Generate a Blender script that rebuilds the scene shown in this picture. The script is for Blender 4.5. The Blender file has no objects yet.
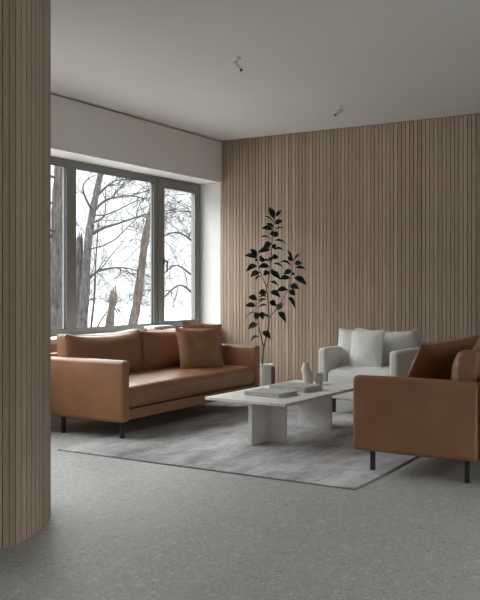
import bpy, bmesh, math, random
from mathutils import Vector, Matrix, noise as mnoise
PI = math.pi
sc = bpy.context.scene
COL = sc.collection
rnd = random.Random(7)
YAW = math.atan(500/833.0)

# ------------------------------------------------------------------ materials
def nmat(name):
    m = bpy.data.materials.new(name); m.use_nodes = True
    nt = m.node_tree; b = nt.nodes['Principled BSDF']
    return m, nt, b
def N(nt, t, **kw):
    n = nt.nodes.new(t)
    for k, v in kw.items():
        if k in n.inputs: n.inputs[k].default_value = v
        else: setattr(n, k, v)
    return n
def ramp(nt, stops, interp='LINEAR'):
    r = nt.nodes.new('ShaderNodeValToRGB'); cr = r.color_ramp; cr.interpolation = interp
    while len(cr.elements) < len(stops): cr.elements.new(0.5)
    for e, (p, c) in zip(cr.elements, stops):
        e.position = p; e.color = (c[0], c[1], c[2], 1)
    return r
def coord(nt, scale=(1, 1, 1), kind='Object'):
    tc = nt.nodes.new('ShaderNodeTexCoord'); mp = nt.nodes.new('ShaderNodeMapping')
    mp.inputs['Scale'].default_value = scale
    nt.links.new(tc.outputs[kind], mp.inputs['Vector']); return mp.outputs['Vector']
def mixc(nt, fac, a, b, mode='MIX'):
    n = nt.nodes.new('ShaderNodeMix'); n.data_type = 'RGBA'; n.blend_type = mode
    for s, v in ((0, fac), (6, a), (7, b)):
        if isinstance(v, bpy.types.NodeSocket): nt.links.new(v, n.inputs[s])
        elif isinstance(v, (tuple, list)): n.inputs[s].default_value = (v[0], v[1], v[2], 1)
        else: n.inputs[s].default_value = v
    return n.outputs[2]
def bump(nt, b, h, strength=.2, dist=.01, prev=None):
    n = nt.nodes.new('ShaderNodeBump'); n.inputs['Strength'].default_value = strength
    n.inputs['Distance'].default_value = dist
    nt.links.new(h, n.inputs['Height'])
    if prev: nt.links.new(prev, n.inputs['Normal'])
    nt.links.new(n.outputs[0], b.inputs['Normal']); return n.outputs[0]
def noise(nt, vec, scale, detail=4, rough=.5):
    n = nt.nodes.new('ShaderNodeTexNoise'); n.inputs['Scale'].default_value = scale
    n.inputs['Detail'].default_value = detail; n.inputs['Roughness'].default_value = rough
    nt.links.new(vec, n.inputs['Vector']); return n.outputs['Fac']

def m_plain(name, c, rough=.6, var=.05, scale=6, metallic=0, bs=0, spec=.5):
    m, nt, b = nmat(name)
    v = coord(nt); n = noise(nt, v, scale)
    r = ramp(nt, [(.3, [x*(1-var) for x in c]), (.7, [x*(1+var) for x in c])])
    nt.links.new(n, r.inputs[0]); nt.links.new(r.outputs[0], b.inputs['Base Color'])
    b.inputs['Roughness'].default_value = rough; b.inputs['Metallic'].default_value = metallic
    b.inputs['Specular IOR Level'].default_value = spec
    if bs:
        bump(nt, b, noise(nt, v, scale*20, 3), bs, .002)
    return m
def m_leather(name, c, rough=.37):
    m, nt, b = nmat(name); v = coord(nt)
    n = noise(nt, v, 5, 5)
    r = ramp(nt, [(.25, [x*.88 for x in c]), (.75, [x*1.1 for x in c])])
    nt.links.new(n, r.inputs[0]); nt.links.new(r.outputs[0], b.inputs['Base Color'])
    rr = N(nt, 'ShaderNodeMapRange'); rr.inputs[3].default_value = rough-.06; rr.inputs[4].default_value = rough+.1
    nt.links.new(noise(nt, v, 14, 3), rr.inputs[0]); nt.links.new(rr.outputs[0], b.inputs['Roughness'])
    vo = N(nt, 'ShaderNodeTexVoronoi', Scale=260.0); nt.links.new(v, vo.inputs['Vector'])
    p = bump(nt, b, vo.outputs['Distance'], .12, .001)
    bump(nt, b, noise(nt, v, 9, 5, .55), .42, .014, p)
    return m
def m_fabric(name, c):
    m, nt, b = nmat(name); v = coord(nt)
    n = noise(nt, v, 60, 3)
    r = ramp(nt, [(.3, [x*.9 for x in c]), (.7, [x*1.05 for x in c])])
    nt.links.new(n, r.inputs[0]); nt.links.new(r.outputs[0], b.inputs['Base Color'])
    b.inputs['Roughness'].default_value = .95; b.inputs['Specular IOR Level'].default_value = .15
    b.inputs['Sheen Weight'].default_value = .25
    p = bump(nt, b, noise(nt, v, 400, 2), .3, .002)
    bump(nt, b, noise(nt, v, 7, 4), .2, .015, p)
    return m
def m_wood(name, stops):
    m, nt, b = nmat(name)
    at = nt.nodes.new('ShaderNodeAttribute'); at.attribute_name = 'slat'
    r = ramp(nt, stops); nt.links.new(at.outputs['Fac'], r.inputs[0])
    v = coord(nt, (1, 1, .035))
    # shift the grain from slat to slat
    ad = nt.nodes.new('ShaderNodeVectorMath'); ad.operation = 'ADD'
    sh = nt.nodes.new('ShaderNodeVectorMath'); sh.operation = 'SCALE'; sh.inputs['Scale'].default_value = 37
    cx = nt.nodes.new('ShaderNodeCombineXYZ')
    for i in range(3): nt.links.new(at.outputs['Fac'], cx.inputs[i])
    nt.links.new(cx.outputs[0], sh.inputs[0]); nt.links.new(v, ad.inputs[0]); nt.links.new(sh.outputs[0], ad.inputs[1])
    g = noise(nt, ad.outputs[0], 110, 5, .6)
    gr = ramp(nt, [(.3, (.80, .78, .76)), (.7, (1.1, 1.1, 1.1))]); nt.links.new(g, gr.inputs[0])
    nt.links.new(mixc(nt, 1.0, r.outputs[0], gr.outputs[0], 'MULTIPLY'), b.inputs['Base Color'])
    b.inputs['Roughness'].default_value = .55; b.inputs['Specular IOR Level'].default_value = .3
    bump(nt, b, g, .08, .002)
    return m
def m_terrazzo():
    m, nt, b = nmat('grey_terrazzo'); v = coord(nt)
    base = ramp(nt, [(.3, (.345, .343, .330)), (.7, (.405, .403, .388))])
    nt.links.new(noise(nt, v, 1.6, 8, .68), base.inputs[0])
    c = base.outputs[0]
    wv = nt.nodes.new('ShaderNodeVectorMath'); wv.operation = 'MULTIPLY_ADD'
    nz = nt.nodes.new('ShaderNodeTexNoise'); nz.inputs['Scale'].default_value = 22; nt.links.new(v, nz.inputs['Vector'])
    wv.inputs[1].default_value = (.035, .035, .035)
    nt.links.new(nz.outputs['Color'], wv.inputs[0]); nt.links.new(v, wv.inputs[2])
    for sc_, lo, ca, cb, off in ((23, .68, (.25, .25, .24), (.54, .535, .515), 0), (48, .60, (.19, .19, .18), (.60, .595, .575), 3.3), (95, .52, (.16, .16, .15), (.68, .68, .66), 7.1), (170, .5, (.20, .20, .19), (.60, .60, .58), 1.7)):
        of = nt.nodes.new('ShaderNodeVectorMath'); of.operation = 'ADD'; of.inputs[1].default_value = (off, off*.7, 0)
        nt.links.new(wv.outputs[0], of.inputs[0])
        vo = N(nt, 'ShaderNodeTexVoronoi', Scale=float(sc_)); nt.links.new(of.outputs[0], vo.inputs['Vector'])
        sep = nt.nodes.new('ShaderNodeSeparateColor'); nt.links.new(vo.outputs['Color'], sep.inputs[0])
        gt = N(nt, 'ShaderNodeMath', operation='GREATER_THAN'); gt.inputs[1].default_value = lo; nt.links.new(sep.outputs[0], gt.inputs[0])
        lt = N(nt, 'ShaderNodeMath', operation='LESS_THAN'); lt.inputs[1].default_value = .42; nt.links.new(vo.outputs['Distance'], lt.inputs[0])
        mu = N(nt, 'ShaderNodeMath', operation='MULTIPLY'); nt.links.new(gt.outputs[0], mu.inputs[0]); nt.links.new(lt.outputs[0], mu.inputs[1])
        mu2 = N(nt, 'ShaderNodeMath', operation='MULTIPLY'); nt.links.new(mu.outputs[0], mu2.inputs[0]); mu2.inputs[1].default_value = .7
        cr = ramp(nt, [(0, ca), (1, cb)]); nt.links.new(sep.outputs[1], cr.inputs[0])
        c = mixc(nt, mu2.outputs[0], c, cr.outputs[0])
    nt.links.new(c, b.inputs['Base Color'])
    b.inputs['Roughness'].default_value = .5; b.inputs['Specular IOR Level'].default_value = .25
    bump(nt, b, noise(nt, v, 120, 5, .65), .35, .004)
    return m
def m_rug():
    m, nt, b = nmat('distressed_grey_rug')
    v = coord(nt, (2.6, .8, 1)); v2 = coord(nt)
    r = ramp(nt, [(.34, (.17, .17, .178)), (.5, (.40, .40, .41)), (.62, (.56, .56, .565))])
    nt.links.new(noise(nt, v, 1.5, 9, .68), r.inputs[0])
    r2 = ramp(nt, [(.35, (.78, .78, .78)), (.65, (1.12, 1.12, 1.12))]); nt.links.new(noise(nt, coord(nt, (50, 3, 1)), 2, 4, .6), r2.inputs[0])
    c = mixc(nt, .8, r.outputs[0], r2.outputs[0], 'MULTIPLY')
    r4 = ramp(nt, [(.36, (.66, .66, .68)), (.52, (1.06, 1.06, 1.06))]); nt.links.new(noise(nt, coord(nt, (1.3, .9, 1)), 5, 6, .65), r4.inputs[0])
    c = mixc(nt, .75, c, r4.outputs[0], 'MULTIPLY')
    r3 = ramp(nt, [(.3, (.7, .7, .7)), (.7, (1.2, 1.2, 1.2))]); nt.links.new(noise(nt, v2, 140, 3), r3.inputs[0])
    c = mixc(nt, .85, c, r3.outputs[0], 'MULTIPLY')
    nt.links.new(c, b.inputs['Base Color']); b.inputs['Roughness'].default_value = .95
    b.inputs['Specular IOR Level'].default_value = .1; b.inputs['Sheen Weight'].default_value = .3
    bump(nt, b, noise(nt, v2, 220, 3), .5, .006)
    return m
def m_marble():
    m, nt, b = nmat('pale_marble'); v = coord(nt)
    r = ramp(nt, [(.3, (.64, .632, .605)), (.7, (.73, .722, .695))]); nt.links.new(noise(nt, v, 3.5, 8, .65), r.inputs[0])
    nz = nt.nodes.new('ShaderNodeTexNoise'); nz.inputs['Scale'].default_value = 2.6; nz.inputs['Detail'].default_value = 6; nt.links.new(v, nz.inputs['Vector'])
    wv = nt.nodes.new('ShaderNodeVectorMath'); wv.operation = 'MULTIPLY_ADD'; wv.inputs[1].default_value = (.5, .5, .5)
    nt.links.new(nz.outputs['Color'], wv.inputs[0]); nt.links.new(v, wv.inputs[2])
    vo = N(nt, 'ShaderNodeTexVoronoi', Scale=4.2, feature='DISTANCE_TO_EDGE'); nt.links.new(wv.outputs[0], vo.inputs['Vector'])
    vr = ramp(nt, [(0, (.80, .79, .77)), (.05, (1, 1, 1))]); nt.links.new(vo.outputs['Distance'], vr.inputs[0])
    nt.links.new(mixc(nt, .7, r.outputs[0], vr.outputs[0], 'MULTIPLY'), b.inputs['Base Color'])
    b.inputs['Roughness'].default_value = .38
    return m
def m_glass():
    m = bpy.data.materials.new('window_glass'); m.use_nodes = True; nt = m.node_tree
    nt.nodes.clear(); o = nt.nodes.new('ShaderNodeOutputMaterial'); mx = nt.nodes.new('ShaderNodeMixShader')
    t = nt.nodes.new('ShaderNodeBsdfTransparent'); t.inputs[0].default_value = (.95, .97, .96, 1)
    g = nt.nodes.new('ShaderNodeBsdfGlossy'); g.inputs['Roughness'].default_value = .02
    lw = nt.nodes.new('ShaderNodeLayerWeight'); pw = N(nt, 'ShaderNodeMath', operation='POWER'); pw.inputs[1].default_value = 5
    ma = N(nt, 'ShaderNodeMath', operation='MULTIPLY_ADD'); ma.inputs[1].default_value = .7; ma.inputs[2].default_value = .03
    nt.links.new(lw.outputs['Facing'], pw.inputs[0]); nt.links.new(pw.outputs[0], ma.inputs[0]); nt.links.new(ma.outputs[0], mx.inputs[0]); nt.links.new(t.outputs[0], mx.inputs[1]); nt.links.new(g.outputs[0], mx.inputs[2])
    nt.links.new(mx.outputs[0], o.inputs[0]); return m
def m_bark(name, a, b_):
    m, nt, b = nmat(name); v = coord(nt, (1, 1, .25))
    r = ramp(nt, [(.3, a), (.7, b_)]); nt.links.new(noise(nt, v, 26, 6, .7), r.inputs[0])
    nt.links.new(r.outputs[0], b.inputs['Base Color']); b.inputs['Roughness'].default_value = 1
    b.inputs['Specular IOR Level'].default_value = .05
    bump(nt, b, noise(nt, v, 40, 5, .7), .6, .02)
    return m
def m_leaf():
    m, nt, b = nmat('rubber_plant_leaf')
    at = nt.nodes.new('ShaderNodeAttribute'); at.attribute_name = 'slat'
    r = ramp(nt, [(0, (.010, .022, .012)), (.6, (.018, .038, .018)), (.85, (.032, .062, .025)), (1, (.11, .13, .035))])
    nt.links.new(at.outputs['Fac'], r.inputs[0])
    gr = ramp(nt, [(.3, (.8, .8, .8)), (.7, (1.2, 1.2, 1.2))]); nt.links.new(noise(nt, coord(nt), 30, 3), gr.inputs[0])
    nt.links.new(mixc(nt, 1.0, r.outputs[0], gr.outputs[0], 'MULTIPLY'), b.inputs['Base Color'])
    b.inputs['Roughness'].default_value = .42; b.inputs['Specular IOR Level'].default_value = .35
    return m

MAT = dict(
    white=m_plain('white_plaster', (.77, .755, .725), .9, .012, 3, spec=.2),
    ceil=m_plain('ceiling_paint', (.69, .67, .63), .9, .02, .8, spec=.2),
    sill=m_plain('white_sill', (.78, .78, .76), .5, .01, 3),
    frame=m_plain('grey_window_frame', (.20, .20, .19), .5, .03, 8),
    gasket=m_plain('black_gasket', (.02, .02, .02), .6),
    black=m_plain('black_metal', (.014, .014, .015), .45),
    brown=m_leather('brown_leather', (.275, .128, .064)),
    brown_seam=m_plain('brown_leather_seam', (.30, .165, .10), .5),
    stitch=m_plain('pale_stitching', (.42, .28, .19), .6),
    fabric=m_fabric('off_white_fabric', (.66, .662, .63)),
    fabric_seam=m_fabric('off_white_seam', (.50, .505, .475)),
    wood=m_wood('beech_slats', [(0, (.335, .245, .183)), (.35, (.385, .288, .22)), (.7, (.42, .322, .252)), (1, (.47, .368, .295))]),
    groove=m_plain('dark_groove', (.15, .095, .068), .8),
    floor=m_terrazzo(), rug=m_rug(), marble=m_marble(), glass=m_glass(),
    rug_edge=m_plain('rug_binding', (.22, .22, .22), .9),
    pot=m_plain('white_ceramic_pot', (.78, .79, .78), .45, .02, 5),
    strap=m_plain('tan_leather_strap', (.22, .11, .07), .55),
    soil=m_plain('potting_soil', (.03, .022, .016), .95, .5, 60, bs=.8),
    stem=m_plain('plant_stem', (.055, .04, .028), .7, .2, 30), leaf=m_leaf(),
    vase=m_plain('stoneware', (.53, .51, .46), .75, .06, 12, bs=.15),
    book_a=m_plain('beige_book_cloth', (.36, .35, .30), .8, .05, 20),
    book_b=m_plain('grey_book_cloth', (.33, .335, .315), .75, .05, 20),
    page=m_plain('book_pages', (.60, .585, .52), .9, .05, 80),
    ink_pale=m_plain('pale_print', (.62, .62, .59), .7), ink_red=m_plain('red_print', (.36, .15, .12), .7),
    ink_dark=m_plain('dark_print', (.03, .03, .03), .6),
    book_w=m_plain('white_book_cover', (.72, .72, .70), .6, .02, 20), book_g=m_plain('pale_grey_book_cover', (.45, .45, .44), .6, .02, 20),
    lamp=m_plain('white_lamp_enamel', (.72, .71, .69), .4, .01, 10),
    snow=m_plain('snow', (.20, .20, .205), .9, .03, .6),
    bark_a=m_bark('grey_bark', (.012, .011, .011), (.085, .078, .076)),
    bark_b=m_bark('brown_bark', (.02, .017, .015), (.095, .08, .07)),
    twig=m_plain('twig_bark', (.035, .033, .033), 1, .1, 10, spec=.05),
)

# ------------------------------------------------------------------ mesh helpers
def BM(): return bmesh.new()
def link(name, bm, mats, parent=None, loc=None, rot=None, smooth=40, attr=False):
    bmesh.ops.recalc_face_normals(bm, faces=bm.faces[:])
    for f in bm.faces: f.smooth = smooth > 0
    if smooth:
        a = math.radians(smooth)
        for e in bm.edges:
            if len(e.link_faces) == 2 and e.calc_face_angle(0) > a: e.smooth = False
    me = bpy.data.meshes.new(name); bm.to_mesh(me); bm.free()
    for m in (mats if isinstance(mats, (list, tuple)) else [mats]): me.materials.append(m)
    o = bpy.data.objects.new(name, me); COL.objects.link(o)
    if parent: o.parent = parent
    if loc: o.location = loc
    if rot: o.rotation_euler = rot
    return o
def tag(o, label, cat, group=None, kind=None):
    o['label'] = label; o['category'] = cat
    if group: o['group'] = group
    if kind: o['kind'] = kind
    return o
def thing(name, label, cat, loc=(0, 0, 0), rz=0, group=None):
    o = bpy.data.objects.new(name, None); COL.objects.link(o); o.empty_display_size = .1
    o.location = loc; o.rotation_euler = (0, 0, rz); return tag(o, label, cat, group)
def struct(o): o['kind'] = 'structure'; return o
def copy_tree(o, parent=None):
    c = o.copy(); COL.objects.link(c)
    if parent: c.parent = parent
    for ch in list(o.children): copy_tree(ch, c)
    return c
def box(bm, a, b, mi=0):
    x0, y0, z0 = a; x1, y1, z1 = b
    v = [bm.verts.new(p) for p in ((x0,y0,z0),(x1,y0,z0),(x1,y1,z0),(x0,y1,z0),(x0,y0,z1),(x1,y0,z1),(x1,y1,z1),(x0,y1,z1))]
    fs = []
    for q in ((0,3,2,1),(4,5,6,7),(0,1,5,4),(1,2,6,5),(2,3,7,6),(3,0,4,7)):
        f = bm.faces.new([v[i] for i in q]); f.material_index = mi; fs.append(f)
    return fs
def rbox(bm, a, b, r, n=3, k=4, bulge=(0, 0, 0), fn=None, mi=0):
    """box from corner a to corner b with rounded edges, each pair of faces swelling by bulge"""
    a = Vector(a); b = Vector(b); c = (a+b)/2; h = (b-a)/2
    r = min(r, min(h)*.999)
    ax = []
    for i in range(3):
        e = [(h[i]-r) + r*math.tan(PI/4*j/k) for j in range(1, k+1)]
        core = [-(h[i]-r) + 2*(h[i]-r)*j/n for j in range(n+1)]
        ax.append([-x for x in reversed(e)] + core + e)
    cache = {}
    def V(p):
        key = tuple(round(x, 6) for x in p)
        if key in cache: return cache[key]
        q = Vector([max(-(h[i]-r), min(h[i]-r, p[i])) for i in range(3)])
        d = Vector(p)-q
        w = q + d.normalized()*r
        u = [w[i]/h[i] for i in range(3)]
        w2 = w.copy()
        for i in range(3):
            if bulge[i]:
                j, l = (i+1) % 3, (i+2) % 3
                w2[i] += bulge[i]*u[i]*(1-u[j]**2)*(1-u[l]**2)
        w2 += c
        if fn: w2 = fn(w2, u)
        cache[key] = bm.verts.new(w2); return cache[key]
    for i in range(3):
        j, l = (i+1) % 3, (i+2) % 3
        for s in (-1, 1):
            for p in range(len(ax[j])-1):
                for q in range(len(ax[l])-1):
                    vs = []
                    for (pp, qq) in ((p, q), (p+1, q), (p+1, q+1), (p, q+1)):
                        co = [0, 0, 0]; co[i] = s*h[i]; co[j] = ax[j][pp]; co[l] = ax[l][qq]
                        vs.append(V(co))
                    if s < 0: vs.reverse()
                    if len(set(vs)) == 4:
                        try: bm.faces.new(vs).material_index = mi
                        except ValueError: pass
def tube(bm, pts, radii, seg=8, caps=True, closed=False, mi=0):
    pts = [Vector(p) for p in pts]
    if not isinstance(radii, (list, tuple)): radii = [radii]*len(pts)
    n = len(pts); rings = []; up = None
    for i, p in enumerate(pts):
        if closed: t = pts[(i+1) % n]-pts[i-1]
        else: t = pts[min(i+1, n-1)]-pts[max(i-1, 0)]
        t.normalize()
        if up is None: up = Vector((0, 0, 1)) if abs(t.z) < .9 else Vector((1, 0, 0))
        s = t.cross(up)
        if s.length < 1e-5: s = t.cross(Vector((0, 1, 0)))
        s.normalize(); up = s.cross(t).normalized()
        rings.append([bm.verts.new(p+(s*math.cos(2*PI*k/seg)+up*math.sin(2*PI*k/seg))*radii[i]) for k in range(seg)])
    for i in range(n if closed else n-1):
        A, B = rings[i], rings[(i+1) % n]
        for k in range(seg):
            bm.faces.new((A[k], A[(k+1) % seg], B[(k+1) % seg], B[k])).material_index = mi
    if caps and not closed:
        bm.faces.new(rings[0][::-1]).material_index = mi; bm.faces.new(rings[-1]).material_index = mi
def lathe(bm, prof, seg=32, c=(0, 0, 0), warp=None, mi=0):
    rings = []
    for i, (r, z) in enumerate(prof):
        ring = []
        for k in range(seg):
            a = 2*PI*k/seg; p = Vector((r*math.cos(a), r*math.sin(a), z))
            if warp: p = warp(p, a, i)
            ring.append(bm.verts.new(p+Vector(c)))
        rings.append(ring)
    for A, B in zip(rings, rings[1:]):
        for k in range(seg): bm.faces.new((A[k], A[(k+1) % seg], B[(k+1) % seg], B[k])).material_index = mi
    for ring, flip in ((rings[0], True), (rings[-1], False)):
        bm.faces.new(ring[::-1] if flip else ring).material_index = mi
def prism(bm, poly, z0, z1, mi=0):
    lo = [bm.verts.new((x, y, z0)) for x, y in poly]; hi = [bm.verts.new((x, y, z1)) for x, y in poly]
    n = len(poly)
    for i in range(n): bm.faces.new((lo[i], lo[(i+1) % n], hi[(i+1) % n], hi[i])).material_index = mi
    bm.faces.new(lo[::-1]).material_index = mi; bm.faces.new(hi).material_index = mi

# ------------------------------------------------------------------ room shell
XL, XW, XS, YW, CZ = -5.186, -5.494, -5.2, 8.231, 2.915
XR, YB = 1.9, -1.6
WY0, WZ0, WZ1 = -.90, .752, 2.428
bm = BM(); box(bm, (-5.75, YB-.1, -.12), (XR+.1, YW+.15, 0)); struct(link('floor', bm, MAT['floor'], smooth=0))
bm = BM(); box(bm, (XL, YB, CZ), (XR, YW-.012, CZ+.15)); box(bm, (-5.75, YB-.1, CZ+.012), (XR+.1, YW+.15, CZ+.16)); struct(link('ceiling', bm, MAT['ceil'], smooth=0))
# left wall: lintel over the window niche, parapet below, solid length towards the camera
bm = BM()
box(bm, (-5.60, WY0, WZ1), (XL-.001, YW, CZ-.012))
box(bm, (-5.60, WY0, 0), (-5.45, YW, WZ0-.052))
box(bm, (XW-.0, 1.95, WZ0-.003), (XL-.001, 3.45, WZ1))  # unseen pier, added to cut the window light on the floor
box(bm, (-5.75, YB, 0), (XL-.001, WY0, CZ-.012))
struct(link('wall_left', bm, MAT['white'], smooth=0))
GY0, GY1, GZ0, GZ1 = .8, 5.6, .06, 1.66     # unseen window added in the right wall as fill light
bm = BM(); box(bm, (XL, YB-.1, 0), (XR, YB, CZ)); struct(link('wall_front', bm, MAT['white'], smooth=0))
bm = BM(); box(bm, (XR, YB, 0), (XR+.1, GY0, CZ)); box(bm, (XR, GY1, 0), (XR+.1, YW, CZ)); box(bm, (XR, GY0, GZ1), (XR+.1, GY1, CZ)); box(bm, (XR, GY0, 0), (XR+.1, GY1, GZ0)); struct(link('wall_right', bm, MAT['white'], smooth=0))
# sill board
bm = BM(); rbox(bm, (-5.60, WY0, WZ0-.05), (XS, YW-.002, WZ0-.004), .006, 2, 2); struct(link('trim_1', bm, MAT['sill'])).__setitem__('label', 'white window sill board behind the brown sofa')
bm = BM(); box(bm, (-5.45, WY0, 0.004), (-5.438, YW-.002, .06)); struct(link('baseboard_left', bm, MAT['white'], smooth=0))

PITCH, GAP, DEP = .0425, .0055, .010
def slat_layer(bm): return bm.faces.layers.float.new('slat')
bm = BM(); lay = slat_layer(bm)
box(bm, (-5.56, YW+DEP, 0), (XR+.1, YW+.13, CZ+.01), 1)
box(bm, (-5.56, YW, 0), (XL-.02, YW+DEP, CZ), 2)      # plastered cheek of the niche
x = XL-.018; prev = .5
while x < XR:
    t = rnd.random()
    for f in box(bm, (x+GAP/2, YW, 0), (x+PITCH-GAP/2, YW+DEP+.004, CZ)): f[lay] = t
    x += PITCH
struct(link('wall_back', bm, [MAT['wood'], MAT['groove'], MAT['white']], smooth=0))
# round slatted drum on the left
CXc, CYc, CR = -3.686, 2.72, .78
path = []
def arc_pts():
    m = int(round(2*PI*CR/PITCH))
    return [(CXc+CR*math.cos(2*PI*i/m), CYc+CR*math.sin(2*PI*i/m), 0) for i in range(m+1)]
P = arc_pts()
bm = BM(); lay = slat_layer(bm)
for (x0, y0, a0), (x1, y1, a1) in zip(P, P[1:]):
    d = Vector((x1-x0, y1-y0)); l = d.length; d.normalize(); nn = Vector((d.y, -d.x))
    s = GAP/2
    A = Vector((x0, y0))+d*s; B = Vector((x1, y1))-d*s; t = rnd.random()
    k0 = len(bm.faces)
    prism(bm, [tuple(A), tuple(B), tuple(B-nn*.016), tuple(A-nn*.016)], 0.0, CZ)
    bm.faces.ensure_lookup_table()
    for f in bm.faces[k0:]: f[lay] = t
core = [(CXc+(px-CXc)*(1-.0125/CR), CYc+(py-CYc)*(1-.0125/CR)) for px, py, _ in P[:-1]]
prism(bm, core, 0, CZ, 1)
struct(link('wall_curved', bm, [MAT['wood'], MAT['groove']], smooth=0))

# ------------------------------------------------------------------ window
win = bpy.data.objects.new('window_1', None); COL.objects.link(win); win.location = (XW, 5.8, WZ0); win['kind'] = 'structure'
win['label'] = 'wide grey framed window looking onto bare snowy trees'
def wl(p): return (p[0]-XW, p[1]-5.8, p[2]-WZ0)
def wbox(bm, a, b): box(bm, wl(a), wl(b))
FO = XW-.05        # outer face
fixed = [(6.08, 7.325), (4.71, 5.945), (3.55, 4.55), (.62, 1.84), (-.82, .46)]
sash = (7.365, YW-.012)
gz0, gz1 = .806, 2.356
bm = BM()
wbox(bm, (FO, WY0, gz1), (XW, YW, WZ1)); wbox(bm, (FO, WY0, WZ0-.05), (XW, YW, gz0))
edges = [(WY0, -.82), (.46, .62), (1.84, 3.55), (4.55, 4.71), (5.945, 6.08), (7.325, 7.40), (YW-.04, YW)]
for y0, y1 in edges: wbox(bm, (FO, y0, gz0), (XW, y1, gz1))
link('frame', bm, MAT['frame'], win, smooth=0)
bm = BM()
for y0, y1 in fixed:      # black gaskets round each fixed pane
    for a, b in (((y0, gz0), (y1, gz0+.006)), ((y0, gz1-.006), (y1, gz1)), ((y0, gz0), (y0+.006, gz1)), ((y1-.006, gz0), (y1, gz1))):
        wbox(bm, (XW-.030, a[0], a[1]), (XW-.012, b[0], b[1]))
link('gasket', bm, MAT['gasket'], win, smooth=0)
for y0, y1 in fixed:
    bm = BM(); wbox(bm, (XW-.026, y0, gz0), (XW-.022, y1, gz1)); link('glass_pane', bm, MAT['glass'], win, smooth=0)
# opening casement
sy0, sy1, sz0, sz1 = 7.35, YW-.012, .762, 2.40
gy0, gy1, hz0, hz1 = 7.512, 8.115, .832, 2.312
bm = BM()
X0, X1 = XW-.05, XW+.014
def ring(bm, o, i, x0, x1):
    (a0, b0, a1, b1), (c0, d0, c1, d1) = o, i
    wbox(bm, (x0, a0, b0), (x1, a1, d0)); wbox(bm, (x0, a0, d1), (x1, a1, b1)); wbox(bm, (x0, a0, d0), (x1, c0, d1)); wbox(bm, (x0, c1, d0), (x1, a1, d1))
# stiles read as two steps: a wide outer sash and a slightly set-back glazing bead
ring(bm, (7.395, sz0+.01, sy1, sz1), (7.462, .80, 8.15, 2.345), X0, X1)
ring(bm, (7.462, .80, 8.15, 2.345), (gy0, hz0, gy1, hz1), X0, X1-.008)
sashobj = link('casement', bm, MAT['frame'], win, smooth=0)
bm = BM(); wbox(bm, (XW-.030, gy0, hz0), (XW-.026, gy1, hz1)); link('glass_pane', bm, MAT['glass'], sashobj, smooth=0)
bm = BM()
hx, hy = X1, 7.488
rbox(bm, wl((hx-.0005, hy-.013, 1.46)), wl((hx+.008, hy+.013, 1.53)), .003, 1, 2)
tube(bm, [wl((hx+.008, hy, 1.50)), wl((hx+.042, hy, 1.50)), wl((hx+.046, hy, 1.49)), wl((hx+.046, hy, 1.38))], [.009, .009, .009, .008], 8)
link('handle', bm, MAT['black'], sashobj)

w2 = bpy.data.objects.new('added_fill_window', None); COL.objects.link(w2); w2.location = (XR, 0, 0); w2['kind'] = 'structure'  # added out of view to brighten the room from the right
bm = BM(); n = 4; st = (GY1-GY0)/n
box(bm, (.02, GY0, GZ0), (.09, GY1, GZ0+.06)); box(bm, (.02, GY0, GZ1-.06), (.09, GY1, GZ1))
for i in range(n+1):
    yy = min(GY1-.06, max(GY0, GY0+i*st-.03)); box(bm, (.02, yy, GZ0+.06), (.09, yy+.06, GZ1-.06))
link('frame', bm, MAT['frame'], w2, smooth=0)
for i in range(n):
    bm = BM(); box(bm, (.05, GY0+i*st+.03, GZ0+.06), (.055, GY0+(i+1)*st-.03, GZ1-.06)); link('glass_pane', bm, MAT['glass'], w2, smooth=0)

# ------------------------------------------------------------------ pillows
def pillow_bm(W, H, T, seed=0, crease=1.0, n=26):
    bm = BM(); rows = {}
    off = Vector((seed*7.3, seed*3.1, seed*1.7))
    def pt(u, v, s):
        cx = .055; 
        x = u*W/2*(1-cx*(1-v*v)*abs(u)**1.5); z = v*H/2*(1-cx*(1-u*u)*abs(v)**1.5)
        e = (max(0, 1-abs(u)**2.3)*max(0, 1-abs(v)**2.3))**.62
        t = T/2*e
        p = Vector((x, 0, z))
        w = mnoise.noise(Vector((x*9, s*3, z*9))+off)*.010*crease + mnoise.noise(Vector((x*22, s*5, z*22))+off)*.004*crease
        # creases run out from the corners
        ang = math.atan2(v, u); rr = math.hypot(u, v)
        w += .006*crease*math.sin(ang*18+seed)*max(0, rr-.55)
        p.y = s*(t+w*min(1, e*2.2)) - .012*(1-(v*.5+.5))*0
        return p
    for s in (-1, 1):
        for i in range(n+1):
            for j in range(n+1):
                u = math.sin(PI/2*(2*i/n-1)); v = math.sin(PI/2*(2*j/n-1))
                edge = i in (0, n) or j in (0, n)
                key = (i, j, 0 if edge else s)
                if key not in rows: rows[key] = bm.verts.new(pt(u, v, s))
        for i in range(n):
            for j in range(n):
                q = []
                for a, b in ((i, j), (i+1, j), (i+1, j+1), (i, j+1)):
                    edge = a in (0, n) or b in (0, n); q.append(rows[(a, b, 0 if edge else s)])
                bm.faces.new(q if s < 0 else q[::-1])
    loop = []
    for i in range(n): loop.append((i, 0))
    for j in range(n): loop.append((n, j))
    for i in range(n, 0, -1): loop.append((i, n))
    for j in range(n, 0, -1): loop.append((0, j))
    seam = [rows[(a, b, 0)].co.copy() for a, b in loop]
    return bm, seam
def pillow(label, W, H, T, mat, seam_mat, loc, rot, group, seed, crease=1.0, sr=.0045):
    bm, seam = pillow_bm(W, H, T, seed, crease*(1.6 if 'leather' in label else 1))
    o = link('throw_pillow', bm, mat, smooth=80); tag(o, label, 'pillow', group)
    b2 = BM(); tube(b2, seam, sr, 6, closed=True); link('piping', b2, seam_mat, o)
    o.location = loc; o.rotation_euler = rot
    return o

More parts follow.
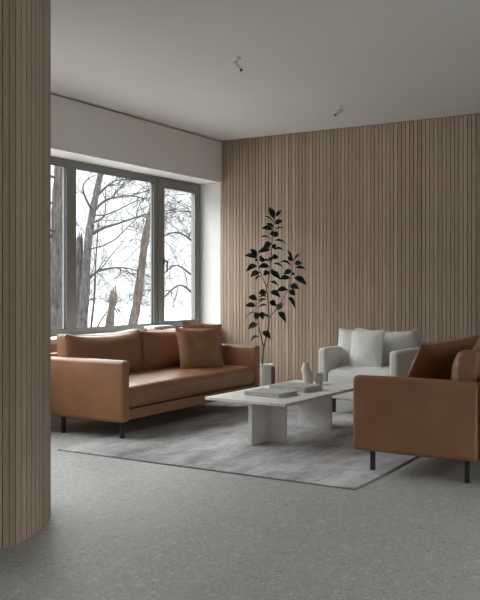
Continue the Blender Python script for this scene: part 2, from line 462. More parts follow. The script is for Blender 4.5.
# ------------------------------------------------------------------ sofa and armchair
def seat_unit(name, label, cat, W, D, n_cush, mat, seam, leg_h=.14, arm_h=.627, arm_t=.088, back_h=.65, cush_top=.815, seat_z=.42, cr=1.0, soft=.02, leg_in=.06):
    """faces +X; length along Y; origin on the floor at the centre of the arms"""
    root = thing(name, label, cat)
    hx, hy = D/2, W/2
    for s in (-1, 1):
        y0, y1 = (hy-arm_t, hy) if s > 0 else (-hy, -hy+arm_t)
        bm = BM(); rbox(bm, (-hx, y0, leg_h), (hx, y1, arm_h), .03, 5, 5, (0, .004, .003))
        arm = link('arm', bm, mat, root)
        bm = BM(); yo = y1 if s > 0 else y0; yi = yo-s*.022
        tube(bm, [(hx-.006, yi, leg_h+.03), (hx-.006, yi, arm_h-.035), (hx-.012, yi, arm_h-.016), (hx-.03, yi, arm_h-.004), (-hx+.03, yi, arm_h-.004)], .0032, 6)
        link('seam', bm, seam, arm)
    iy = hy-arm_t+.002
    bm = BM(); rbox(bm, (-hx+.02, -iy, leg_h+.012), (hx-.022, iy, .24), .012, 4, 3); link('base_frame', bm, mat, root)
    bm = BM(); rbox(bm, (-hx-.10, -hy, leg_h), (-hx+.0, hy, back_h), .03, 5, 4, (0.004, 0, 0)); link('back_frame', bm, mat, root)
    def crown(p, u):
        if u[2] > .2:
            p.z += soft*(1-u[1]**4)*(1-abs(u[0])**4)
            p.z -= .012*max(0, u[0])**6
            p.z += .0035*mnoise.noise(Vector((p.x*6, p.y*5, cr)))
        return p
    bm = BM(); rbox(bm, (-hx+.0, -iy+.004, .244), (hx-.006, iy-.004, seat_z), .045, 12, 5, (.008, 0, 0), crown)
    sc_ = link('seat_cushion', bm, mat, root)
    bm = BM(); rr = .0035
    tube(bm, [(hx-.014, -iy+.03, .264), (hx-.008, 0, .262), (hx-.014, iy-.03, .264)], rr, 6); link('seam', bm, seam, sc_)
    w = 2*iy/n_cush
    xf, xb = -hx+.16, -hx+.04     # front and rear edges of the gusset
    for i in range(n_cush):
        y0 = -iy+w*i+.004; y1 = y0+w-.008
        sd = i*3.7+cr
        def shape(p, u, sd=sd):
            k = (1-u[1]**4)*(1-u[2]**4)
            if u[0] > 0: p.x += .095*k**.8*u[0] + .012*mnoise.noise(Vector((p.x*3, p.y*7, p.z*7+sd)))*k
            # tired top edge sags in the middle, corners stand up
            p.z -= .028*(1-u[1]**2)*max(0, u[2]) - .006*mnoise.noise(Vector((p.y*5, sd, 1)))*max(0, u[2])
            # gathered corners
            g = max(0, abs(u[1])-.8)*5
            p.x += .009*g*math.sin(p.z*85+sd)*(1 if u[0] > 0 else .6); p.z += .006*g*max(0, u[2])*math.sin(p.x*120+sd)
            p.x += -.018*(u[2])          # leans back
            return p
        bm = BM(); rbox(bm, (xb, y0, seat_z-.01), (xf, y1, cush_top), .022, 12, 4, (0, .008, 0), shape)
        c = link('back_cushion', bm, mat, root)
        def edge(px, py, pz):
            u = [(px-(xf+xb)/2)/((xf-xb)/2), (py-(y0+y1)/2)/((y1-y0)/2), (pz-(seat_z-.01+cush_top)/2)/((cush_top-seat_z+.01)/2)]
            p = Vector((px, py, pz)); p.z -= .028*(1-u[1]**2)*max(0, u[2]) - .006*mnoise.noise(Vector((py*5, sd, 1)))*max(0, u[2]); p.x += -.018*u[2]; return p
        for ex in (xf-.004, xb+.004):
            pts = [edge(ex, y0+.004, seat_z+.02+(cush_top-seat_z-.04)*t/8) for t in range(8)]
            pts += [edge(ex, y0+.02+(y1-y0-.04)*t/16, cush_top-.003) for t in range(17)]
            pts += [edge(ex, y1-.004, cush_top-.02-(cush_top-seat_z-.04)*t/8) for t in range(1, 9)]
            bm = BM(); tube(bm, pts, .0036, 6); link('piping', bm, seam, c)
    for sx, z0 in ((hx-.10, .011), (-hx+.105, 0)):
        for s in (-1, 1):
            y = s*(hy-leg_in)
            bm = BM(); rbox(bm, (sx-.014, y-.014, z0), (sx+.014, y+.014, leg_h+.02), .004, 1, 2); link('leg', bm, MAT['black'], root)
    return root
SD = .825
sofa = seat_unit('leather_sofa', 'brown leather two-cushion sofa standing under the window', 'sofa', 2.16, SD, 2, MAT['brown'], MAT['brown_seam'], cr=1.0)
sofa['group'] = 'brown leather sofas'
sofa.location = (-4.122-SD/2, 5.11+1.08, 0); sofa.rotation_euler = (0, 0, math.radians(-.2))
s2 = copy_tree(sofa); s2['label'] = 'brown leather sofa at the right edge, seen from its side, facing the table'
s2.location = (-2.182+SD/2, 5.06+1.08, 0); s2.rotation_euler = (0, 0, PI)
for root_, dx_ in ((sofa, .035), (s2, -.022)):
    for ch_ in root_.children:
        if ch_.name.startswith('leg') and ch_.name.split('.')[0] == 'leg': ch_.location.x = dx_
chair = seat_unit('fabric_armchair', 'off-white fabric armchair in front of the slatted back wall', 'armchair', .82, .74, 1, MAT['fabric'], MAT['fabric_seam'], cr=2.0, back_h=.70, cush_top=.79, seat_z=.42, arm_h=.625, soft=.035, leg_in=.125)
CH = Vector((-3.035, 7.57, 0)); CA = math.radians(-90-3)
CH.x -= .004; chair.location = CH; chair.rotation_euler = (0, 0, CA)

R = math.radians
# pillows: local X = width, local -Y = face, local Z = up
LG = 'leather throw pillows'
pillow('brown leather pillow leaning in front of its twin on the sofa under the window', .50, .42, .17, MAT['brown'], MAT['brown_seam'], (-4.45, 6.67, .612), (R(-14), R(1), R(68)), LG, 1)
pillow('brown leather pillow half hidden behind another on the sofa under the window', .50, .45, .15, MAT['brown'], MAT['brown_seam'], (-4.60, 6.95, .632), (R(-13), R(6), R(71)), LG, 2)
pillow('brown leather pillow leaning on the sofa at the right edge', .63, .50, .14, MAT['brown'], MAT['stitch'], (-1.83, 5.76, .635), (R(-33), R(4), R(-112)), LG, 3)
FG = 'off-white pillows on the armchair'
pillow('off-white pillow at the left of the armchair, partly covered by another', .42, .41, .15, MAT['fabric'], MAT['fabric_seam'], (-3.23, 7.62, .59), (R(-16), R(3), R(8)), FG, 4, .8, .003)
pillow('off-white pillow in the middle of the armchair, leaning in front', .36, .42, .16, MAT['fabric'], MAT['fabric_seam'], (-3.08, 7.49, .594), (R(-16), R(-3), R(-6)), FG, 5, 1.1, .003)

# ------------------------------------------------------------------ rug
bm = BM(); rbox(bm, (-4.32, 4.585, .0), (-1.96, 7.27, .011), .004, 6, 2)
rug = tag(link('area_rug', bm, MAT['rug']), 'large grey distressed rug under the stone table', 'rug')
bm = BM(); tube(bm, [(-4.32, 4.585, .0035), (-1.96, 4.585, .0035), (-1.96, 7.27, .0035), (-4.32, 7.27, .0035)], .0034, 6, closed=True)
link('binding', bm, MAT['rug_edge'], rug)

# ------------------------------------------------------------------ coffee table
TA = R(-2.2)
tbl = thing('coffee_table', 'pale stone coffee table on two slab bases, on the grey rug', 'table', (-3.155, 6.08, .011), TA)
bm = BM(); rbox(bm, (-.36, -.72, .325), (.36, .72, .349), .004, 4, 2); link('tabletop', bm, MAT['marble'], tbl)
for s in (-1, 1):
    bm = BM()
    t = .028
    prof = [(-.165, -t/2), (-t/2, -t/2), (-t/2, -.24), (t/2, -.24), (t/2, -t/2), (.172, -t/2), (.172, t/2), (-.165, t/2)]
    yc = -.41 if s < 0 else .31; xo = .012 if s < 0 else .045; wk = 1 if s < 0 else .95
    poly = [(xo+x*wk, yc+(y if s < 0 else -y)) for x, y in prof]
    if s > 0: poly = poly[::-1]
    prism(bm, poly, 0, .326)
    bmesh.ops.bevel(bm, geom=[e for e in bm.edges], offset=.002, segments=1, affect='EDGES')
    link('pedestal', bm, MAT['marble'], tbl, smooth=30)
TZ = .3605

# ------------------------------------------------------------------ books
def book(name, label, loc, rz, L, Wd, T, cover, group, marks=None, soft=False):
    """spine along local X at y=0, pages reach +Y"""
    root = thing(name, label, 'book', loc, rz, group)
    bm = BM(); c = .0028
    for z0, z1 in ((0, c), (T-c, T)): box(bm, (0, 0, z0), (L, Wd, z1))
    box(bm, (0, -.002, 0), (L, c, T))
    bmesh.ops.bevel(bm, geom=[e for e in bm.edges], offset=.0008, segments=1, affect='EDGES')
    link('cover', bm, cover, root)
    bm = BM(); box(bm, (.004, c, c), (L-.004, Wd-.005, T-c))
    link('page_block', bm, MAT['page'], root, smooth=0)
    if marks: marks(root, L, Wd, T)
    return root
def marks_a(root, L, Wd, T):
    bm = BM(); r = random.Random(3); x = .05
    while x < L-.06:
        w = r.uniform(.004, .011)
        box(bm, (x, -.0026, T*.42), (x+w, -.0019, T*.42+r.choice((.006, .008)))); x += w+r.choice((.003, .003, .012))
    link('spine_print', bm, MAT['ink_pale'], root, smooth=0)
def marks_b(root, L, Wd, T):
    bm = BM(); r = random.Random(5); x = L*.42
    while x < L*.72:
        w = .011
        k = r.randrange(3); z0 = T*.28; z1 = T*.78
        box(bm, (x, -.0028, z0), (x+.0038, -.0019, z1))
        if k: box(bm, (x, -.0028, z1-.004), (x+w*.8, -.0019, z1))
        if k == 1: box(bm, (x, -.0028, z0), (x+w*.8, -.0019, z0+.004))
        if k == 2: box(bm, (x+w*.55, -.0028, z0), (x+w*.8, -.0019, z1))
        x += w+.005
    link('spine_print', bm, MAT['ink_pale'], root, smooth=0)
    bm = BM(); box(bm, (L*.3, Wd*.42, T-.0003), (L*.52, Wd*.55, T+.0006)); link('cover_print', bm, MAT['ink_red'], root, smooth=0)
BG = 'books on the stone table'
book('art_book', 'beige cloth book lying nearest the front edge of the stone table', (-3.335, 5.625, TZ), R(-4), .325, .27, .03, MAT['book_a'], BG, marks_a)
book('art_book', 'grey book with a red mark lying behind the beige one, in front of the vase', (-3.33, 6.02, TZ), R(-5), .345, .28, .04, MAT['book_b'], BG, marks_b)
SG = 'books on the window sill'
SZ = WZ0-.0035
def marks_s(root, L, Wd, T):
    bm = BM(); box(bm, (L*.22, -.0028, .002), (L*.30, -.0019, T-.002)); link('spine_print', bm, MAT['ink_dark'], root, smooth=0)
    bm = BM(); box(bm, (L*.86, -.0028, .002), (L*.99, -.0019, T-.002)); link('spine_print', bm, MAT['ink_dark'], root, smooth=0)
book('paperback_book', 'pale grey book with dark spine blocks at the bottom of the sill pile', (-5.225, 7.02, SZ), R(90), .34, .14, .028, MAT['book_g'], SG, marks_s)
book('paperback_book', 'white book on top of the pile on the window sill', (-5.222, 6.97, SZ+.0285), R(91), .34, .14, .022, MAT['book_w'], SG)

# ------------------------------------------------------------------ vases
bm = BM()
prof = [(.030, 0), (.043, .003), (.0455, .03), (.046, .075), (.0455, .115), (.040, .135), (.028, .155), (.024, .175), (.0235, .186), (.020, .186), (.019, .172), (.02, .15), (.0, .149)]
def wv(p, a, i):
    k = min(1, max(0, (p.z-.06)/.09)); k = k*k*(3-2*k)
    p.x += -.019*k; p.z += .004*math.cos(a)*(-k)
    f = 1+.05*math.cos(3*a+1.0)*(1-k)
    p.x *= f; p.y *= f
    return p
prof[-1] = (.0005, .149)
lathe(bm, prof, 40, warp=wv)
tag(link('bottle_vase', bm, MAT['vase'], loc=(-3.235, 6.54, TZ), rot=(0, 0, YAW)), 'tall pale stoneware vase with an off-centre neck on the stone table', 'vase', 'stoneware on the table')
bm = BM()
prof = [(.020, 0), (.026, .002), (.036, .022), (.040, .048), (.037, .072), (.031, .090), (.030, .098), (.027, .098), (.028, .088), (.033, .07), (.035, .048), (.028, .02), (.0005, .012)]
def wc(p, a, i):
    if p.z > .06:
        k = (p.z-.06)/.038
        p.z += k*(.009*math.cos(2*(a-.3)) - .016*max(0, math.cos(a+PI/2+.1))**3)
    return p
lathe(bm, prof, 48, warp=wc)
tag(link('notched_cup', bm, MAT['vase'], loc=(-3.155, 6.60, TZ), rot=(0, 0, YAW)), 'small round stoneware cup with a notched rim beside the tall vase', 'cup', 'stoneware on the table')

# ------------------------------------------------------------------ potted rubber plant
PX = .01052
pl = thing('potted_plant', 'tall rubber plant in a white cylinder pot beside the sofa', 'plant', (-4.275, 7.65, 0), YAW)
bm = BM()
lathe(bm, [(.078, 0), (.082, .004), (.082, .384), (.090, .393), (.0915, .395), (.0915, .399), (.089, .401), (.074, .401), (.072, .398), (.072, .345), (.0005, .345)], 48)
pot = link('pot', bm, MAT['pot'], pl)
bm = BM()
for k in range(1):
    rbox(bm, (.040, -.0895, .02), (.074, -.052, .375), .004, 2, 2)
link('handle_strap', bm, MAT['strap'], pot).rotation_euler = (0, 0, R(14))
bm = BM(); lathe(bm, [(.0005, .33), (.0715, .33), (.0715, .352), (.04, .358), (.0005, .36)], 24); link('soil', bm, MAT['soil'], pl)
X0p, Y0p = 266.9, 401.0        # reference origin of the sketch coordinates below
def L(px, py, d=0): return Vector(((px-X0p)*PX, d, (Y0p-py)*PX+.0))
rp = random.Random(11)
stems = {
 'main': [(263.5, 365, -.01), (264, 355, 0), (264.7, 346, 0), (267, 337, .0), (270, 320.5, .01), (268.7, 295, .0), (267.8, 288.5, 0), (270.7, 272, .01), (272.3, 252.5, .02), (273.8, 233, .01), (275, 218, 0), (273.5, 212, 0)],
 'right': [(270, 317.5, .01), (274, 312, -.03), (279, 306, -.08), (286.5, 292, -.12), (289.5, 284, -.14), (292.5, 269, -.15), (294, 258.5, -.15)],
 'left': [(267.7, 285.5, 0), (264, 278, -.04), (261, 270.5, -.08), (258.7, 262, -.10), (257, 255, -.10)],
 'low': [(264.7, 346, 0), (262, 335, -.04), (259.5, 325, -.08), (258, 312, -.10), (257.5, 302, -.10), (257, 297, -.10)],
}
bm = BM()
for k, pts in stems.items():
    r0 = .0085 if k == 'main' else .0055; n = len(pts)
    # smooth the polyline
    C = [L(*p) for p in pts]; S = []
    for i in range(n-1):
        p0, p1, p2, p3 = C[max(i-1, 0)], C[i], C[i+1], C[min(i+2, n-1)]
        for t in (0, .34, .67):
            S.append(.5*((2*p1)+(p2-p0)*t+(2*p0-5*p1+4*p2-p3)*t*t+(3*p1-p0-3*p2+p3)*t**3))
    S.append(C[-1]); m = len(S)
    tube(bm, S, [r0*(1-.72*i/(m-1)) for i in range(m)], 8)
def stem_depth(px, py):
    best = None
    for pts in stems.values():
        for p in pts:
            d = (p[0]-px)**2+(p[1]-py)**2
            if best is None or d < best[0]: best = (d, p[2])
    return best[1]
A = lambda bx, by, tx, ty, w, dr=0, tone=.4: (240+bx/6.667, 200+by/6.667, 240+tx/6.667, 200+ty/6.667, w, dr, tone)
B = lambda bx, by, tx, ty, w, dr=0, tone=.4: (240+bx/6.667, 280+by/6.667, 240+tx/6.667, 280+ty/6.667, w, dr, tone)
leaves = [A(240,125,203,46,1.1), A(245,112,282,62,.35), A(230,138,180,105,.5), A(235,152,287,135,.9), A(230,190,158,184,.9,.2), A(235,197,300,178,.6,.2),
 A(235,178,188,152,.7), A(232,245,256,205,1.1), A(225,235,222,200,.8), A(215,255,153,240,.4,.2), A(225,266,318,294,.6,.5), A(222,282,168,305,1.1,.3), A(225,285,240,315,.9), A(215,325,132,343,1.1,.3),
 A(223,330,298,332,.45,.6), A(215,312,165,308,.7), A(218,385,262,368,1.1), A(212,392,195,385,.8), A(222,400,205,375,1.0), A(130,385,45,366,.8,.2), A(125,372,78,328,.8), A(128,395,172,402,.9,.3), A(125,400,105,395,1.0), A(132,378,155,380,.8),
 A(212,412,160,398,.4,.5), A(218,424,302,458,.7,.7), A(207,438,133,442,1.1,.3), A(125,435,52,470,1.0,.6), A(205,470,272,522,1.2,.4), A(205,470,165,495,1.1,.2), A(208,465,235,470,1.1), A(142,478,80,505,1.1,.5,.6), A(150,500,113,525,.7,.4),
 A(198,540,260,568,.7,.5), A(345,436,275,413,.6,.6), A(350,402,320,340,.35), A(355,402,402,354,.5), A(355,405,322,377,1.0), A(358,410,385,372,.7), A(358,422,410,418,.8), A(362,452,440,464,.7,.4), A(352,470,298,488,1.1,.3), A(345,478,362,495,.9), A(340,516,268,522,.8,.3), A(355,512,438,560,1.4,.5), A(332,562,388,585,1.0,.3), A(325,590,252,600,.8,.3),
 B(187,75,133,85,1.4,.2,.8), B(203,72,272,108,1.1,.5), B(315,62,252,66,.7,.4), B(325,60,367,95,1.3,.3), B(330,38,388,48,1.2,.3), B(318,108,370,185,.4,.9), B(187,103,138,108,.7,.2), B(198,138,248,165,1.3,.3), B(125,125,66,108,1.3,.2), B(117,152,178,124,.6,.4), B(116,166,48,164,.9,.2), B(120,182,184,164,.7,.4), B(245,195,293,152,1.4,.0,1.0), B(260,202,306,268,1.1,.5), B(115,208,48,246,.35,.6), B(130,205,110,252,1.4,.2), B(145,200,158,250,1.3,.2,.6), B(207,247,160,232,.7,.3), B(127,285,66,316,1.3,.4,.7), B(152,335,208,382,1.4,.4), B(132,368,80,402,.3,.7)]
b2 = BM(); lay = b2.faces.layers.float.new('slat')
for (bx, by, tx, ty, w, dr, tone) in leaves:
    d0 = stem_depth(bx, by); p0 = L(bx, by, d0)
    ln2 = math.hypot(tx-bx, ty-by)*PX
    dep = rp.uniform(-.6, .6)*ln2*(.5 if ln2 > .08 else 1.1)
    p1 = L(tx, ty, d0+dep)
    ax = p1-p0; ln = ax.length*1.08; ax.normalize()
    # blade turned about its axis so that wide leaves show their face and narrow ones their edge
    face = Vector((0, -1, .35)).normalized() if w > .75 else Vector((rp.uniform(-.3, .3), rp.uniform(-.75, -.25), 1)).normalized()
    nrm = (face-ax*face.dot(ax)).normalized(); side = ax.cross(nrm).normalized()
    half = .029*min(1.15, .74+.3*w)
    half = min(half, ln*.42)
    ns = 9; grid = []
    arch = Vector((0, 0, 1))*((.25+dr)*.2*ln)
    for i in range(ns+1):
        t = i/ns
        c = p0+ax*(ln*t)+arch*4*t*(1-t)
        wd = half*(math.sin(PI*min(1, max(0, (t-.10)/.90))**.85))**.8*(1-.35*t**4) if t > .10 else .0012
        if i == ns: wd = .0006
        row = []
        for q in (-1, -.5, 0, .5, 1):
            row.append(b2.verts.new(c+side*(q*max(wd, .0012))+nrm*(abs(q)*wd*.34-.0)*1.0+nrm*.002*math.sin(7*t+q*2)*abs(q)))
        grid.append(row)
    tn = min(1, max(0, tone*.8+rp.uniform(-.2, .25)))  # raised tones paint shine on some leaves, yellowish colour on others
    new = []
    for i in range(ns):
        for q in range(4):
            f = b2.faces.new((grid[i][q], grid[i][q+1], grid[i+1][q+1], grid[i+1][q])); f[lay] = tn
bmesh.ops.solidify(b2, geom=b2.faces[:], thickness=.0011)
link('stem', bm, MAT['stem'], pl); link('foliage', b2, MAT['leaf'], pl, smooth=60)

# ------------------------------------------------------------------ ceiling spots
def spot(label, loc, aim):
    root = thing('ceiling_spotlight', label, 'ceiling light', loc, 0, 'ceiling spotlights')
    bm = BM(); lathe(bm, [(.0005, 0), (.028, 0), (.028, -.010), (.026, -.012), (.0005, -.012)], 24); link('mount_plate', bm, MAT['lamp'], root)
    bm = BM(); tube(bm, [(0, 0, -.01), (0, 0, -.058)], .005, 10); link('stem', bm, MAT['lamp'], root)
    a = Vector(aim).normalized(); s = Vector((0, 0, -.058))-a*.036
    bm = BM()
    prof = [(.0005, 0), (.0145, 0), (.016, .002), (.016, .09), (.0138, .09), (.013, .074), (.0005, .074)]
    lathe(bm, prof, 24)
    h = link('lamp_head', bm, MAT['lamp'], root); h.location = s; h.rotation_mode = 'QUATERNION'
    h.rotation_quaternion = Vector((0, 0, 1)).rotation_difference(a)
    bm = BM(); lathe(bm, [(.0005, .0745), (.0126, .0745), (.0136, .0896), (.0130, .0896), (.0118, .078), (.0005, .078)], 24)
    link('black_baffle', bm, MAT['ink_dark'], h)
    return root
rv = Vector((math.cos(YAW), math.sin(YAW), 0)); fv = Vector((-math.sin(YAW), math.cos(YAW), 0))
spot('white ceiling spotlight nearer the window, its head tilted to the right', (-3.217, 5.313, CZ), rv*.72-fv*.45+Vector((0, 0, -.80)))
spot('white ceiling spotlight nearer the slatted back wall, its head tilted to the left', (-3.237, 7.212, CZ), -rv*.72-fv*.25+Vector((0, 0, -.52)))

# ------------------------------------------------------------------ outdoors
bm = BM()
bmesh.ops.create_grid(bm, x_segments=60, y_segments=60, size=35)
for v in bm.verts:
    v.co.x += -41.0; v.co.y += 18
    v.co.z = -.9+.25*mnoise.noise(Vector((v.co.x*.12, v.co.y*.12, 0)))+max(0, (-v.co.x-14))*.03
tag(link('snow_ground', bm, MAT['snow']), 'snow covered ground outside the window', 'snow', kind='structure')

def wander(p, d, ln, n, amt, rg, up=0.0):
    pts = [Vector(p)]; d = Vector(d).normalized()
    for i in range(n):
        d = (d+Vector((rg.gauss(0, amt), rg.gauss(0, amt), rg.gauss(0, amt)+up))).normalized()
        pts.append(pts[-1]+d*ln/n)
    return pts
def grow(bm, p, d, ln, r, depth, rg, kids=5):
    n = 7 if depth > 1 else 5
    pts = wander(p, d, ln, n, .16, rg, .035)
    seg = 6 if r > .012 else 4
    if r < .004: seg = 3
    tube(bm, pts, [max(.0022, r*(1-.75*i/n)) for i in range(n+1)], seg, caps=False)
    if depth <= 0: return
    for k in range(kids):
        i = rg.randint(1, n-1) if k else n-1
        t = (pts[i]-pts[i-1]).normalized()
        side = t.cross(Vector((rg.gauss(0, 1), rg.gauss(0, 1), rg.gauss(0, 1)))).normalized()
        nd = (t*rg.uniform(.5, 1.0)+side*rg.uniform(.6, 1.0)+Vector((0, 0, .10))).normalized()
        grow(bm, pts[i], nd, ln*rg.uniform(.38, .62), max(.0035, r*.48*(1-.4*i/n)), depth-1, rg, kids)
def catmull(C, k=4):
    C = [Vector(c) for c in C]; S = []; n = len(C)
    for i in range(n-1):
        p0, p1, p2, p3 = C[max(i-1, 0)], C[i], C[i+1], C[min(i+2, n-1)]
        for j in range(k):
            t = j/k; S.append(.5*((2*p1)+(p2-p0)*t+(2*p0-5*p1+4*p2-p3)*t*t+(3*p1-p0-3*p2+p3)*t**3))
    return S+[C[-1]]
def tree(label, trunk, r0, r1, mat, limbs, seed, autos=0, broken=False, twigs=True, alen=1.6, dirs=None, name='bare_tree', zr=(1.2, 4.5)):
    rg = random.Random(seed)
    root = thing(name, label, 'tree', trunk[0], 0, 'bare trees outside the window')
    o = Vector(trunk[0])
    S = catmull(trunk, 5); n = len(S)
    bm = BM()
    rad = [(r0+(r1-r0)*i/(n-1))*(1+.07*rg.gauss(0, 1)) for i in range(n)]
    tube(bm, [s-o for s in S], rad, 12)
    if broken:
        top = S[-1]-o
        for k in range(5):
            a = k*1.3; q = top+Vector((math.cos(a), math.sin(a), 0))*r1*.55
            tube(bm, [q-Vector((0, 0, .05)), q+Vector((0, 0, rg.uniform(.03, .14)))], [r1*.4, .004], 5)
    link('trunk', bm, mat, root)
    for pts, r, kids in limbs:
        bm = BM(); C = catmull(pts, 4); m = len(C)
        tube(bm, [c-o for c in C], [r*(1-.72*i/(m-1)) for i in range(m)], 6, caps=False)
        if twigs:
            for k in range(kids):
                i = rg.randint(2, m-2); t = (C[i+1]-C[i]).normalized()
                side = t.cross(Vector((rg.gauss(0, 1), rg.gauss(0, 1), rg.gauss(0, 1)))).normalized()
                grow(bm, C[i]-o, (t*.8+side*.8+Vector((0, 0, .12))).normalized(), rg.uniform(.45, 1.0), r*.36, 2, rg, 4)
        link('branch', bm, MAT['twig'], root)
    for k in range(autos):
        i = rg.randint(0, n-1); z = S[i].z
        if not zr[0] < z < zr[1]: continue
        a = rg.choice(dirs) + rg.gauss(0, .5) if dirs else rg.uniform(0, 2*PI)
        d = Vector((math.cos(a), math.sin(a), rg.uniform(-.05, .5)))
        bm = BM(); grow(bm, S[i]-o, d, alen*rg.uniform(.7, 1.2), rad[i]*.22, 3, rg, 4)
        link('branch', bm, MAT['twig'], root)
    return root
G = -.95
tree('thick bare tree seen in the leftmost window pane', [(-8.5, 8.93, G), (-8.5, 8.96, .6), (-8.5, 8.98, 1.2), (-8.5, 9.02, 1.9), (-8.5, 9.05, 2.6), (-8.45, 9.10, 3.6), (-8.4, 9.15, 4.6)], .125, .085, MAT['bark_a'],
     [([(-8.5, 9.02, 1.8), (-8.6, 8.8, 2.1), (-8.7, 8.5, 2.35)], .018, 4)], 21, 6, dirs=[PI, -PI/2])
tree('tall leaning bare tree with long side branches in the middle pane', [(-9.5, 10.62, G), (-9.5, 10.66, .5), (-9.5, 10.73, 1.17), (-9.5, 10.79, 1.85), (-9.5, 10.91, 2.45), (-9.5, 11.07, 2.98), (-9.5, 11.25, 3.5), (-9.45, 11.6, 4.5)], .105, .03, MAT['bark_a'],
     [([(-9.5, 10.74, 1.28), (-9.48, 10.99, 1.47), (-9.45, 11.3, 1.54), (-9.4, 11.66, 1.56), (-9.4, 12.1, 1.50)], .026, 7),
      ([(-9.5, 10.86, 2.10), (-9.45, 11.15, 2.24), (-9.4, 11.45, 2.33), (-9.35, 12.1, 2.52), (-9.35, 12.7, 2.66)], .030, 9),
      ([(-9.5, 10.95, 2.5), (-9.5, 11.2, 2.7), (-9.5, 11.5, 2.80), (-9.5, 12.0, 2.88), (-9.5, 12.6, 2.84)], .024, 9),
      ([(-9.5, 11.0, 2.75), (-9.5, 11.3, 2.98), (-9.5, 11.6, 3.12), (-9.5, 12.2, 3.20)], .022, 9),
      ([(-9.5, 11.12, 3.1), (-9.5, 11.35, 3.30), (-9.5, 11.8, 3.55)], .02, 6),
      ([(-9.5, 10.93, 2.5), (-9.5, 10.75, 2.72), (-9.5, 10.68, 2.9), (-9.5, 10.8, 3.05), (-9.5, 11.02, 3.15)], .02, 4),
      ([(-9.5, 10.98, 2.33), (-9.45, 11.13, 2.42), (-9.45, 11.2, 2.55), (-9.45, 11.2, 2.9)], .018, 3),
      ([(-9.5, 10.72, .93), (-9.45, 10.85, 1.02), (-9.4, 10.92, 1.03)], .014, 2), ([(-9.5, 10.72, .93), (-9.45, 10.8, 1.1), (-9.4, 10.84, 1.2)], .012, 0)], 22, 5, dirs=[PI/2, .6])
tree('broken-off slim trunk standing just left of the leaning tree', [(-9.75, 10.75, G), (-9.75, 10.80, .6), (-9.75, 10.86, 1.4), (-9.75, 10.88, 2.06)], .075, .06, MAT['bark_a'], [], 23, 0, True, name='tree_snag')
tree('short broken tree stump low in the middle pane', [(-8.5, 10.05, G), (-8.5, 10.14, .3), (-8.5, 10.2, .75), (-8.5, 10.28, 1.10)], .072, .062, MAT['bark_b'],
     [([(-8.5, 10.27, .95), (-8.5, 10.33, .92)], .02, 0)], 24, 0, True, twigs=False, name='tree_snag')
tree('curving broken trunk at the right of the middle pane', [(-9.0, 11.2, G), (-9.0, 11.33, .3), (-9.0, 11.5, .9), (-9.0, 11.61, 1.4), (-9.0, 11.70, 1.87), (-9.0, 11.80, 2.25), (-9.0, 11.93, 2.58)], .088, .055, MAT['bark_b'],
     [([(-9.0, 11.58, 1.05), (-9.0, 11.66, 1.08), (-9.0, 11.70, 1.06)], .035, 0), ([(-9.0, 11.66, 1.75), (-9.0, 11.78, 1.9), (-9.0, 11.86, 2.1)], .016, 3), ([(-9.0, 11.7, 1.9), (-9.0, 11.82, 2.1), (-8.95, 11.9, 2.15)], .012, 3)], 25, 0, True)
tree('bare tree with arching branches filling the right window pane', [(-9.6, 14.6, G), (-9.6, 14.55, .6), (-9.6, 14.5, 1.8), (-9.6, 14.5, 3.2), (-9.5, 14.5, 5)], .1, .06, MAT['bark_a'],
     [([(-9.6, 14.5, .8), (-9.6, 14.0, 1.15), (-9.6, 13.6, 1.25), (-9.6, 13.1, 1.0), (-9.6, 12.8, .75)], .028, 9),
      ([(-9.6, 14.5, 1.9), (-9.6, 14.0, 2.2), (-9.6, 13.5, 2.3), (-9.6, 12.9, 2.15), (-9.6, 12.5, 2.05)], .026, 9),
      ([(-9.6, 14.5, 2.6), (-9.6, 14.0, 2.75), (-9.6, 13.4, 2.7), (-9.6, 12.7, 2.55)], .022, 8),
      ([(-9.6, 14.5, 1.3), (-9.6, 14.0, 1.5), (-9.6, 13.5, 1.65), (-9.6, 13.0, 1.4), (-9.6, 12.6, 1.1)], .024, 8),
      ([(-9.6, 14.5, 3.0), (-9.6, 13.9, 3.2), (-9.6, 13.2, 3.2), (-9.6, 12.5, 3.0)], .022, 8)], 26, 4, dirs=[-PI/2], alen=1.4)
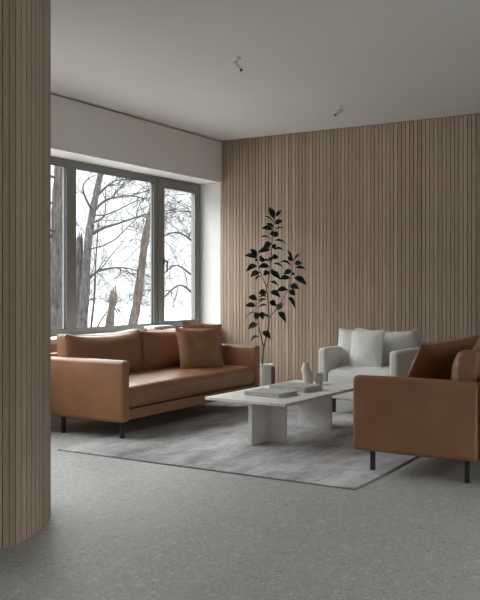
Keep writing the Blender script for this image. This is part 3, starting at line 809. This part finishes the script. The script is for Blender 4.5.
tree('thin bare sapling low between the trunks of the middle pane', [(-11, 12.6, G), (-11, 12.6, .3), (-11, 12.7, 1.0), (-11, 12.75, 1.8), (-11, 12.85, 2.6)], .03, .01, MAT['twig'],
     [([(-11, 12.6, .1), (-11, 12.9, .55), (-11, 13.3, .8), (-11, 13.7, .55)], .022, 6), ([(-11, 12.6, .0), (-11, 12.2, .5), (-11, 11.9, .9)], .016, 6)], 27, 14, alen=1.0, zr=(.0, 3))

# ------------------------------------------------------------------ light
w = bpy.data.worlds.new('overcast_sky'); sc.world = w; w.use_nodes = True; nt = w.node_tree
bg = nt.nodes['Background']
tc = nt.nodes.new('ShaderNodeTexCoord'); sp = nt.nodes.new('ShaderNodeSeparateXYZ'); nt.links.new(tc.outputs['Generated'], sp.inputs[0])
cr = ramp(nt, [(0, (.205, .205, .21)), (.13, (.215, .215, .222)), (.25, (.88, .885, .91)), (.42, (1.42, 1.425, 1.46)), (.7, (1.75, 1.76, 1.80)), (1, (2.3, 2.31, 2.36))]); nt.links.new(sp.outputs[2], cr.inputs[0])
nt.links.new(cr.outputs[0], bg.inputs['Color']); bg.inputs['Strength'].default_value = 1.0
for nm, loc, rot, sx, sy in (('window_daylight_portal', (-5.76, (WY0+YW)/2, (WZ0+WZ1)/2), (0, R(-90), 0), 1.75, YW-WY0),
                             ('added_window_portal', (XR+.11, (GY0+GY1)/2, (GZ0+GZ1)/2), (0, R(90), 0), GZ1-GZ0, GY1-GY0)):  # portal of the added right-hand window
    ld = bpy.data.lights.new(nm, 'AREA'); ld.shape = 'RECTANGLE'; ld.size = sx; ld.size_y = sy; ld.cycles.is_portal = True
    lo = bpy.data.objects.new(nm, ld); COL.objects.link(lo); lo.location = loc; lo.rotation_euler = rot

# ------------------------------------------------------------------ camera
cd = bpy.data.cameras.new('camera'); cam = bpy.data.objects.new('camera', cd); COL.objects.link(cam)
cam.location = (0, 0, 1.2); cam.rotation_euler = (R(90), 0, YAW)
cd.sensor_fit = 'AUTO'; cd.sensor_width = 36; cd.lens = 833/600*36; cd.shift_y = -12/600; cd.clip_end = 300
sc.camera = cam
vs = sc.view_settings
vs.view_transform = 'Standard'; vs.look = 'None'; vs.gamma = 1; vs.use_curve_mapping = False; vs.exposure = 2.77
sc.cycles.max_bounces = 12; sc.cycles.diffuse_bounces = 8; sc.cycles.transparent_max_bounces = 12
sc.cycles.use_denoising = True
sc.cycles.sample_clamp_indirect = 8
